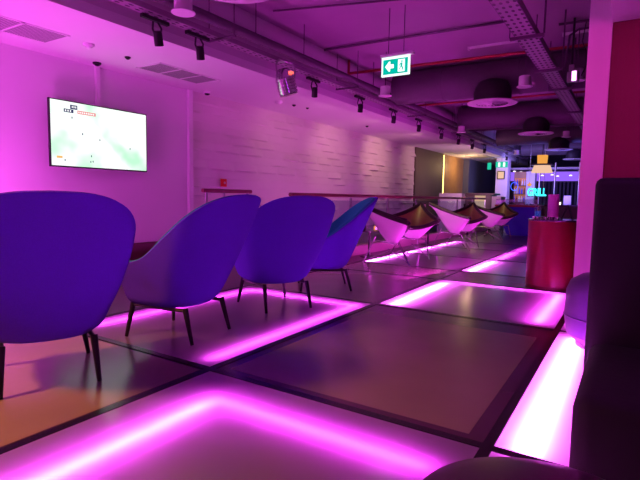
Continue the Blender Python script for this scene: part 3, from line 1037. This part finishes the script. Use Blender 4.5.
# chrome stage lamp
t = thing('stage_lamp', 'chrome ribbed stage lamp hanging under the left tray', 'stage light', (-3.92, 5.25, 2.735))
t.scale = (1.3, 1.3, 1.3)
link('clamp', T([(0.0, 0, 0.0), (-0.10, 0, 0.012)], 0.011, 8), 'steel', t)
d = Vector((0.15, 0.25, -0.95)).normalized()
q = d.to_track_quat('Z', 'Y').to_matrix().to_4x4()
prof = [(0, -0.13), (0.05, -0.13), (0.085, -0.09), (0.095, -0.03)]
for k in range(5):
    z = -0.03 + k * 0.03
    prof += [(0.098, z), (0.098, z + 0.02), (0.088, z + 0.022), (0.088, z + 0.028)]
prof += [(0.098, 0.125), (0.09, 0.13), (0, 0.10)]
link('lamp_can', lathe(bmesh.new(), prof, loc=(0, 0, -0.20), mtx=q, seg=24), 'chrome', t, True)
bm = bmesh.new()
tube(bm, [(-0.02, -0.12, -0.20), (-0.02, -0.13, -0.05), (0, -0.11, 0.0), (0, 0.11, 0.0), (0.02, 0.13, -0.05), (0.02, 0.12, -0.20)], 0.008, 8)
link('yoke', bm, 'steel', t, True)
link('indicator', B(0.06, 0.10, -0.05, 0.0, -0.13, -0.11), mat('red_glow', (0.5, 0.1, 0.1), 0.4, emit=(1, 0.15, 0.1), estr=1.5), t)

# pink flood lamp by the pillar
t = thing('flood_lamp', 'pink glowing flood lamp hung on a black rod near the pillar', 'stage light', (-0.77, 7.10, 2.58))
link('drop_rod', T([(0, 0, 0.12), (0, 0, SLAB - 2.58)], 0.014, 8), 'blackmetal', t, True)
link('bracket', B(-0.03, 0.03, -0.04, 0.04, 0.06, 0.14, bev=0.004), 'steel', t)
link('housing', B(-0.05, 0.09, -0.03, 0.06, -0.07, 0.06, bev=0.012), 'steel', t)
link('lamp_face', B(0.01, 0.06, -0.036, -0.031, -0.065, 0.055), 'pinkglow', t)
bm = bmesh.new()
pts = [(0.11, 0.02, 0.0), (0.16, 0.02, 0.12), (0.15, 0.02, 0.3), (0.10, 0.02, 0.42), (0.13, 0.02, 0.66)]
tube(bm, pts, 0.007, 6)
link('cable', bm, 'blackmetal', t, True)

# sprinkler pipes, conduits, linear lights on the slab
bm = T([(-4.2, 7.4, 3.08), (2.5, 7.75, 3.08)], 0.022, 10)
tube(bm, [(-4.2, 7.4, 3.08), (-4.2, 7.4, SLAB - 0.001)], 0.022, 10)
o = tag(link('sprinkler_pipe', bm, 'redpipe', smooth=True), 'nearer red sprinkler pipe passing behind the exit sign', 'pipe', 'red sprinkler pipes')
bm = T([(-4.2, 10.15, 2.98), (2.5, 10.5, 3.02)], 0.020, 10)
tube(bm, [(-4.2, 10.15, 2.98), (-4.2, 10.15, SLAB - 0.001)], 0.020, 10)
tag(link('sprinkler_pipe', bm, 'redpipe', smooth=True), 'farther red sprinkler pipe behind the large round diffuser', 'pipe', 'red sprinkler pipes')
bm = T([(-4.2, 14.3, 2.95), (2.5, 14.3, 2.95)], 0.03, 10)
tube(bm, [(-4.2, 14.3, 2.95), (-4.2, 14.3, SLAB - 0.001)], 0.03, 10)
tag(link('sprinkler_pipe', bm, 'conduit', smooth=True), 'dark pipe crossing behind the second round diffuser', 'pipe')


def run(name, pts, r, lab, m='conduit'):
    tag(link(name, T(pts, r, 8), m, smooth=True), lab, 'conduit')


run('ceiling_conduit', [(-4.2, 6.62, 3.27), (-1.3, 6.72, 3.27)], 0.018, 'long dark conduit on the slab above the exit sign')
run('ceiling_conduit', [(-3.9, 4.95, 3.27), (-1.2, 5.75, 3.27)], 0.012, 'thin dark conduit crossing the slab at the top centre')
run('ceiling_conduit', [(-0.95, 7.1, 3.25), (2.5, 7.3, 3.25)], 0.016, 'dark conduit on the slab right of the wide tray')
run('ceiling_conduit', [(-3.2, 2.9, 3.0), (-3.35, 3.9, 2.98), (-2.0, 3.6, 3.05), (-1.0, 3.4, 3.27)], 0.014, 'dark conduit at the top left above the near diffuser')
run('drop_conduit', [(-0.86, 7.2, 2.70), (-0.84, 7.3, 3.15), (-0.75, 7.45, 3.26), (0.5, 7.45, 3.26)], 0.014, 'bent dark conduit dropping to the wide cable tray')
for x0, x1, lab in ((-2.25, -1.45, 'thin white batten light left of the wide cable tray'), (-0.95, 0.2, 'thin white batten light right of the wide cable tray')):
    t = thing('batten_light', lab, 'ceiling light', ((x0 + x1) / 2, 7.66, SLAB), 0, 'thin batten fittings on the slab')
    L = (x1 - x0) / 2
    link('housing', B(-L, L, -0.02, 0.02, -0.03, 0.0), 'white', t)
    link('end_cap', B(-L - 0.02, -L, -0.03, 0.03, -0.045, 0.0), 'white', t)
for k, (x, y) in enumerate(((-0.68, 5.8),)):
    t = thing('smoke_detector', 'white ceiling box with red light at the top right', 'detector', (x, y, SLAB))
    link('base', B(-0.07, 0.07, -0.05, 0.05, -0.05, 0, bev=0.01), 'white', t)

# exit sign
t = thing('exit_sign', 'hanging green exit sign with white arrow and running figure', 'exit sign', (-2.55, 5.65, 2.60))
link('light_bar', B(-0.20, 0.23, -0.035, 0.035, 0.115, 0.15, bev=0.006), 'white', t)
link('sign_panel', B(-0.185, 0.185, -0.010, 0.010, -0.115, 0.115), 'exitwhite', t)
link('green_field', B(-0.162, 0.162, -0.0125, -0.0102, -0.092, 0.085), 'greenlit', t)
bm = bmesh.new()


def poly(bm, pts, y0, y1):
    a = [bm.verts.new((x, y0, z)) for x, z in pts]
    b = [bm.verts.new((x, y1, z)) for x, z in pts]
    bm.faces.new(a); bm.faces.new(b[::-1])
    for i in range(len(pts)):
        j = (i + 1) % len(pts)
        bm.faces.new((a[i], b[i], b[j], a[j]))


poly(bm, [(-0.135, 0.0), (-0.085, 0.06), (-0.065, 0.06), (-0.065, 0.024), (-0.02, 0.024), (-0.02, -0.024), (-0.065, -0.024), (-0.065, -0.06), (-0.085, -0.06)], -0.0145, -0.0127)
link('arrow', bm, 'exitwhite', t)
link('doorway', B(0.035, 0.125, -0.0140, -0.0127, -0.075, 0.07), 'exitwhite', t)
bm = bmesh.new()
lathe(bm, [(0, 0), (0.011, 0), (0.011, 0.0008), (0, 0.0008)], loc=(0.086, -0.0142, 0.045), mtx=Matrix.Rotation(pi / 2, 4, 'X'), seg=14)
poly(bm, [(0.072, 0.03), (0.096, 0.028), (0.092, -0.012), (0.104, -0.03), (0.098, -0.06), (0.088, -0.058), (0.09, -0.032), (0.076, -0.015), (0.066, -0.04), (0.05, -0.05), (0.048, -0.042), (0.060, -0.034), (0.070, -0.005)], -0.0150, -0.0142)
poly(bm, [(0.072, 0.028), (0.056, 0.012), (0.050, -0.006), (0.056, -0.007), (0.062, 0.008), (0.074, 0.014)], -0.01495, -0.0142)
link('running_figure', bm, 'greenlit', t)
link('hanger_rod', T([(-0.10, 0, 0.15), (-0.10, 0, SLAB - 2.60)], 0.005, 6), 'conduit', t)
link('hanger_rod', T([(0.10, 0, 0.15), (0.10, 0, SLAB - 2.60)], 0.005, 6), 'conduit', t)

# ------------------------------------------------------------------ red round counter and things on it
t = thing('drum_counter', 'red lacquered round counter beside the pink pillar', 'counter', (-0.74, 6.2, 0.0))
link('drum_body', lathe(bmesh.new(), [(0, 0.0), (0.285, 0.0), (0.285, 0.035), (0.29, 0.04), (0.29, 0.765), (0, 0.765)], seg=56), 'drumred', t, True)
link('counter_top', lathe(bmesh.new(), [(0, 0.7655), (0.29, 0.7655), (0.295, 0.775), (0.29, 0.785), (0, 0.785)], seg=56), 'drumtop', t, True)
Z = 0.7855
o = tag(link('cylinder_vase', lathe(bmesh.new(), [(0, 0), (0.058, 0), (0.060, 0.01), (0.060, 0.28), (0.050, 0.285), (0.050, 0.02), (0, 0.02)], seg=28), 'vase', smooth=True), 'tall pink cylinder vase standing on the red round counter', 'vase')
o.location = (-0.775, 6.2, Z)
o = thing('tent_card', 'black folded card standing on the red counter right of the vase', 'card', (-0.62, 6.15, Z))
bm = bmesh.new()
poly(bm, [(-0.06, 0), (-0.008, 0.17), (0.008, 0.17), (0.06, 0), (0.052, 0), (0.0, 0.155), (-0.052, 0)], -0.05, 0.05)
link('card', bm, 'darkitem', o)
o = thing('drinking_glass', 'blue-lit straight glass on the red counter left of the vase', 'glass', (-0.94, 6.22, Z))
link('glass_wall', lathe(bmesh.new(), [(0, 0), (0.034, 0), (0.040, 0.14), (0.037, 0.14), (0.032, 0.006), (0, 0.006)], seg=24), 'clearglass', o, True)
link('drink', lathe(bmesh.new(), [(0, 0.007), (0.031, 0.007), (0.034, 0.09), (0, 0.09)], seg=24), mat('blue_glow_drink', (0.03, 0.15, 0.6), 0.2, emit=(0.02, 0.12, 0.6), estr=0.5), o, True)  # drink carries a weak blue glow of its own, though no lamp
spots = [(-0.95, 6.07), (-0.90, 6.02), (-0.86, 6.08), (-0.81, 5.99), (-0.76, 6.03), (-0.70, 5.98)]
g0 = None
for i, (x, y) in enumerate(spots):
    if g0 is None:
        g0 = tag(link('tealight_glass', lathe(bmesh.new(), [(0, 0), (0.022, 0), (0.026, 0.03), (0.022, 0.03), (0.018, 0.006), (0, 0.006)], seg=18), 'chrome', smooth=True), '', 'glass', 'small shiny glasses along the counter edge')
        o = g0
    else:
        o = g0.copy(); COL.objects.link(o)
    o.location = (x, y, Z)
    o['label'] = 'small shiny glass in the row on the front edge of the red counter'


# ------------------------------------------------------------------ black booth, pouf, ottoman at right
def cushion(hx, hy, z0, z1, r, seg=5):
    bm = bmesh.new()
    mtx = Matrix.Translation((0, 0, (z0 + z1) / 2)) @ Matrix.Diagonal((2 * hx, 2 * hy, z1 - z0, 1))
    bmesh.ops.create_cube(bm, size=1, matrix=mtx)
    bmesh.ops.bevel(bm, geom=list(bm.edges), offset=r, segments=seg, profile=0.5, affect='EDGES')
    return bm


t = thing('booth_seat', 'black leather booth seat with a tall straight back at the right edge', 'sofa', (0.0, 0, 0))
bm = bmesh.new()
box(bm, -0.115, 1.1, 1.55, 2.25, 0.02, 0.44, bev=0.05)
link('seat', bm, 'sofa', t, True)
bm = bmesh.new()
box(bm, -0.135, 1.1, 2.26, 2.42, 0.0, 1.095, bev=0.03)
link('backrest', bm, 'sofa', t, True)
link('plinth', B(-0.08, 1.05, 1.62, 2.2, 0.0, 0.0195), 'blackmetal', t)

t = thing('pouf', 'round purple velvet pouf half hidden behind the black booth', 'pouf', (-0.09, 3.85, 0))
link('cushion', lathe(bmesh.new(), [(0, 0.03), (0.20, 0.03), (0.26, 0.08), (0.28, 0.20), (0.275, 0.38), (0.25, 0.45), (0.18, 0.495), (0, 0.51)], seg=40), 'pouf', t, True)
link('base', lathe(bmesh.new(), [(0, 0), (0.20, 0), (0.20, 0.0295), (0, 0.0295)], seg=40), 'blackmetal', t, True)
bm = bmesh.new()
lathe(bm, [(0.281 * 1.0, 0.205), (0.286, 0.21), (0.281, 0.215)], seg=40)
link('seam_piping', bm, 'pouf', t, True)

t = thing('ottoman', 'dark plum round leather ottoman at the bottom edge', 'ottoman', (-0.085, 0.93, 0.012))
link('cushion', lathe(bmesh.new(), [(0, 0.30), (0.24, 0.30), (0.265, 0.33), (0.27, 0.36), (0.255, 0.395), (0.20, 0.415), (0.10, 0.425), (0, 0.428)], seg=56), 'ottoman', t, True)
link('drum', lathe(bmesh.new(), [(0, 0.02), (0.23, 0.02), (0.245, 0.05), (0.25, 0.2995), (0, 0.2995)], seg=56), 'ottoman', t, True)
link('foot_ring', lathe(bmesh.new(), [(0, 0.0), (0.2, 0.0), (0.2, 0.0195), (0, 0.0195)], seg=40), 'blackmetal', t, True)

# ------------------------------------------------------------------ far left: kiosk boxes behind the rail
t = thing('reception_kiosk', 'pale lavender kiosk box beside the yellow light strip', 'counter', (-4.75, 16.4, -1.5))
link('body', B(-0.75, 0.0, -0.4, 0.5, 0.0, 2.68, bev=0.01), 'lavender', t)
t = thing('dark_cabinet', 'dark brown cabinet with a cream lit panel behind the rail', 'cabinet', (-4.2, 16.6, -1.5))
link('body', B(-0.54, 0.32, -0.2, 0.5, 0.0, 2.64, bev=0.01), 'brownbox', t)
link('top_board', B(-0.50, 0.42, -0.28, 0.52, 2.6405, 2.70, bev=0.01), 'brownbox', t)
link('lit_panel', B(-0.22, 0.12, -0.215, -0.2005, 2.15, 2.62), 'creamlit', t)
link('pale_side', B(0.3205, 0.60, -0.2, 0.5, 0.0, 2.60), 'lavender', t)
t = thing('light_strip', 'vertical warm yellow light strip beside the dark olive wall', 'light', (WX + 0.03, 17.42, 0.9))
link('profile', B(-0.03, 0.0, -0.06, 0.06, 0.0, 1.68), 'white', t)
link('tube', B(0.0005, 0.02, -0.03, 0.03, 0.02, 1.66), 'yellowstrip', t)
link('ceiling_tube', B(0.05, 1.2, 0.22, 0.24, 1.67, 1.68), 'lampglow', t)
vy = thing('ceiling_vent', 'dark square ceiling vent above the far kiosk', 'vent', (-5.0, 19.0, SOF), 0)
link('frame', B(-0.4, 0.4, -0.6, 0.6, -0.01, 0.0), 'grille', vy)

# far exit signs
for x, y, lab, two in ((-4.33, 19.6, 'small far green exit sign with two figures', 1), (-4.86, 19.9, 'tiny green lamp left of the far exit sign', 0)):
    t = thing('exit_sign', lab, 'exit sign', (x, y, 2.33))
    if two:
        link('sign_panel', B(-0.22, 0.22, -0.01, 0.01, -0.11, 0.11), 'dimgreen', t)
        for s in (-0.09, 0.09):
            link('figure', B(s - 0.04, s + 0.04, -0.014, -0.0102, -0.08, 0.08), 'exitwhite', t)
    else:
        link('sign_panel', B(-0.07, 0.07, -0.01, 0.01, -0.16, 0.10), 'dimgreen', t)
    link('hanger_rod', T([(0, 0, 0.10), (0, 0, SOF - 2.33)], 0.006, 6), 'conduit', t)

# ------------------------------------------------------------------ far end: column, counter, bar
struct(link('wall_column', B(-4.62, -4.18, 20.0, 20.5, 0, SOF), 'pillar'))
t = thing('menu_lightbox', 'small glowing menu board on the far pink column', 'sign', (-4.42, 19.99, 1.95))
link('frame', B(-0.14, 0.14, -0.03, 0.0, -0.16, 0.16), 'blackmetal', t)
link('lit_face', B(-0.11, 0.11, -0.034, -0.0301, -0.13, 0.13), 'lampglow', t)
struct(link('wall_shelf', B(-4.05, -3.58, 20.6, 20.75, 0, 2.1), 'tan'))
t = thing('bar_shelf', 'amber lit shelf unit with bottles left of the violet column', 'shelf', (-3.8, 20.5, 0.9))
link('back_panel', B(-0.22, 0.22, 0.05, 0.08, 0.0, 0.95), mat('amber_lit_panel', (0.5, 0.2, 0.05), 0.5, emit=(1.0, 0.36, 0.06), estr=0.22), t)
for z in (0.0, 0.32, 0.64):
    link('shelf_board', B(-0.22, 0.22, -0.12, 0.05, z, z + 0.025), 'brownbox', t)
bt = None
cols = ['bluepanel', 'drumred', 'cream', 'lavender', 'bluepanel']
for r in range(3):
    for k in range(5):
        b = lathe(bmesh.new(), [(0, 0), (0.03, 0), (0.03, 0.14), (0.012, 0.18), (0.012, 0.23), (0, 0.23)], seg=10)
        o = tag(link('bottle', b, cols[(k + r * 2) % 5], smooth=True), 'small bottle in the amber lit shelf unit beyond the blue counter', 'bottle', 'bottles in the amber shelf unit')
        o.location = (-3.98 + 0.09 * k, 20.44, 0.9255 + 0.32 * r)
struct(link('wall_column_violet', B(-3.56, -3.25, 20.4, 20.8, 0, 2.1), 'lavender'))
t = thing('neon_ring', 'round blue neon ring sign left of the amber shelves', 'sign', (-3.95, 20.2, 1.52))
bm = bmesh.new()
pts = [(0.13 * cos(a * pi / 12), 0, 0.16 * sin(a * pi / 12)) for a in range(25)]
tube(bm, pts, 0.012, 8, cap=False)
link('neon_tube', bm, 'neonblue', t, True)
link('mount', T([(0, 0, -0.16), (0, 0.0, -1.52)], 0.01, 6), 'blackmetal', t)
# blue fronted counter, wider at the top
t = thing('bar_counter', 'blue-fronted bar counter with dark red sides at the far end', 'counter', (-2.70, 14.9, 0))
bm = bmesh.new()
a0, a1 = (-0.30, 0.42), (-0.58, 0.50)
vs = [bm.verts.new(p) for p in ((a0[0], -0.3, 0), (a0[1], -0.3, 0), (a0[1], 0.4, 0), (a0[0], 0.4, 0), (a1[0], -0.45, 0.80), (a1[1], -0.45, 0.80), (a1[1], 0.5, 0.80), (a1[0], 0.5, 0.80))]
for f in ((0, 1, 5, 4), (1, 2, 6, 5), (2, 3, 7, 6), (3, 0, 4, 7), (4, 5, 6, 7), (0, 3, 2, 1)):
    bm.faces.new([vs[i] for i in f])
link('front_panel', bm, 'bluepanel', t)
link('counter_top', B(-0.62, 0.53, -0.5, 0.52, 0.8005, 0.86, bev=0.01), 'counterred', t)
link('end_panel', B(0.5005, 0.55, -0.46, 0.5, 0.0, 0.80), 'counterred', t)
link('glass_guard', B(-0.60, 0.5, -0.45, -0.44, 0.8605, 1.02), 'clearglass', t)

# back bar
struct(link('ceiling_cove', B(-4.4, 2.5, 21.2, 25.9, 2.22, 2.30), 'lavender'))
t = thing('cove_light', 'long violet glowing cove band above the far bar', 'light', (-1.3, 21.15, 1.93))
link('glow_band', B(-3.0, 3.0, 0, 0.05, -0.17, 0.19), 'violetled', t)
link('lower_trim', B(-3.0, 3.0, -0.02, 0.05, -0.20, -0.1705), 'blackmetal', t)
for i, (x, z) in enumerate(((-3.9, 2.12), (-3.35, 2.05), (-3.1, 1.98), (-2.75, 2.0), (-2.55, 1.95), (-2.1, 1.97), (-4.15, 2.15))):
    o = tag(link('downlight', lathe(bmesh.new(), [(0, 0), (0.05, 0), (0.055, 0.03), (0, 0.05)], seg=14), 'whitelit', smooth=True), 'tiny bright light point along the violet band over the bar', 'light', 'tiny bright lights along the violet band')
    o.location = (x, 21.10, z - 0.02)
t = thing('slat_screen', 'dark vertical slatted screen behind the far bar', 'screen', (-1.9, 23.5, 0.0))
for k in range(30):
    xx = -1.6 + k * 0.15
    link('slat', B(xx, xx + 0.07, 0, 0.05, 0.55, 1.95), 'curtain', t)
link('base_board', B(-1.7, 2.9, -0.1, 0.1, 0.0, 0.5495), 'backwall', t)
link('head_board', B(-1.7, 2.9, -0.02, 0.07, 1.9505, 2.05), 'backwall', t)
# neon lettering
cu = bpy.data.curves.new('grill_text', 'FONT')
cu.body = 'GRILL'
cu.size = 0.40
cu.extrude = 0.01
cu.offset = 0.008
cu.space_character = 1.0
to = bpy.data.objects.new('grill_text', cu)
COL.objects.link(to)
bpy.context.view_layer.update()
dg = bpy.context.evaluated_depsgraph_get()
me = bpy.data.meshes.new_from_object(to.evaluated_get(dg))
bpy.data.objects.remove(to)
t = thing('neon_sign', 'cyan neon GRILL lettering over the far bar', 'sign', (-3.42, 19.95, 1.17))
me.materials.clear()
me.materials.append(M['neon'])
wx = max(v.co.x for v in me.vertices)
for v in me.vertices:
    v.co = Vector((v.co.x * 0.66 / wx, -v.co.z, v.co.y))
o = bpy.data.objects.new('neon_letters', me)
COL.objects.link(o); o.parent = t
link('mounting_rail', B(-0.02, 0.62, 0.015, 0.03, -0.05, -0.03), 'blackmetal', t)
link('hanger_rod', T([(0.05, 0.02, -0.04), (0.05, 0.02, SLAB - 1.17)], 0.01, 6), 'steel', t)
link('hanger_rod', T([(0.55, 0.02, -0.04), (0.55, 0.02, SLAB - 1.17)], 0.01, 6), 'steel', t)
# flame shape above lettering
bm = bmesh.new()
poly(bm, [(-0.05, 0), (0.06, 0), (0.09, 0.06), (0.05, 0.13), (0.04, 0.08), (0.0, 0.17), (-0.03, 0.07), (-0.08, 0.09)], -0.01, 0.01)
o = link('flame_emblem', bm, 'amber', t)
o.location = (0.05, 0, 0.36)
# amber lamp shade
t = thing('pendant_lamp', 'amber pendant lamp with glowing cream underside over the far bar', 'lamp', (-2.83, 19.1, 2.0))
link('upper_shade', lathe(bmesh.new(), [(0.20, 0.30), (0.22, 0.60), (0, 0.61)], seg=4, mtx=Matrix.Rotation(pi / 4, 4, 'Z')), 'amber', t)
link('canopy_plate', B(-0.34, 0.34, -0.3, 0.3, 0.24, 0.29), 'blackmetal', t)
link('lower_shade', lathe(bmesh.new(), [(0.36, -0.02), (0.27, 0.235), (0, 0.236)], seg=24), 'lampglow', t)
link('hanger_rod', T([(0, 0, 0.61), (0, 0, SLAB - 2.0)], 0.015, 8), 'blackmetal', t)
# slim steel posts over the bar
for x, lab in ((-3.05, 'slim steel post left of the amber lamp over the far bar'), (-2.52, 'slim steel post behind the pink vase at the far bar'), (-1.72, 'slim steel post next to the pillar at the far bar')):
    tag(link('steel_post', T([(x, 20.15, 0), (x, 20.15, 2.4)], 0.03, 12), 'steel', smooth=True), lab, 'post', 'slim steel posts at the bar')
t = thing('back_bar_counter', 'dark low bar counter behind the red drum counter', 'counter', (-2.2, 18.6, 0))
link('body', B(-0.9, 3.5, -0.3, 0.3, 0.0, 0.80), 'brownbox', t)
link('counter_top', B(-0.95, 3.5, -0.35, 0.35, 0.8005, 0.86, bev=0.01), 'drumtop', t)
tag(link('menu_board', B(-2.00, -1.78, 18.45, 18.5, 0.8605, 1.17), 'cream'), 'small tan board standing on the far bar beside the pillar', 'board')
for i, (x, z) in enumerate(((-2.35, 0), (-2.18, 0), (-2.11, 0))):
    c = thing('candle_holder', 'glowing candle on the far bar counter left of the tan board', 'candle', (x, 18.4, 0.8605), 0, 'candles on the far bar')
    link('candle', lathe(bmesh.new(), [(0, 0), (0.035, 0), (0.035, 0.08), (0, 0.09)], seg=12), 'warmlens', c, True)
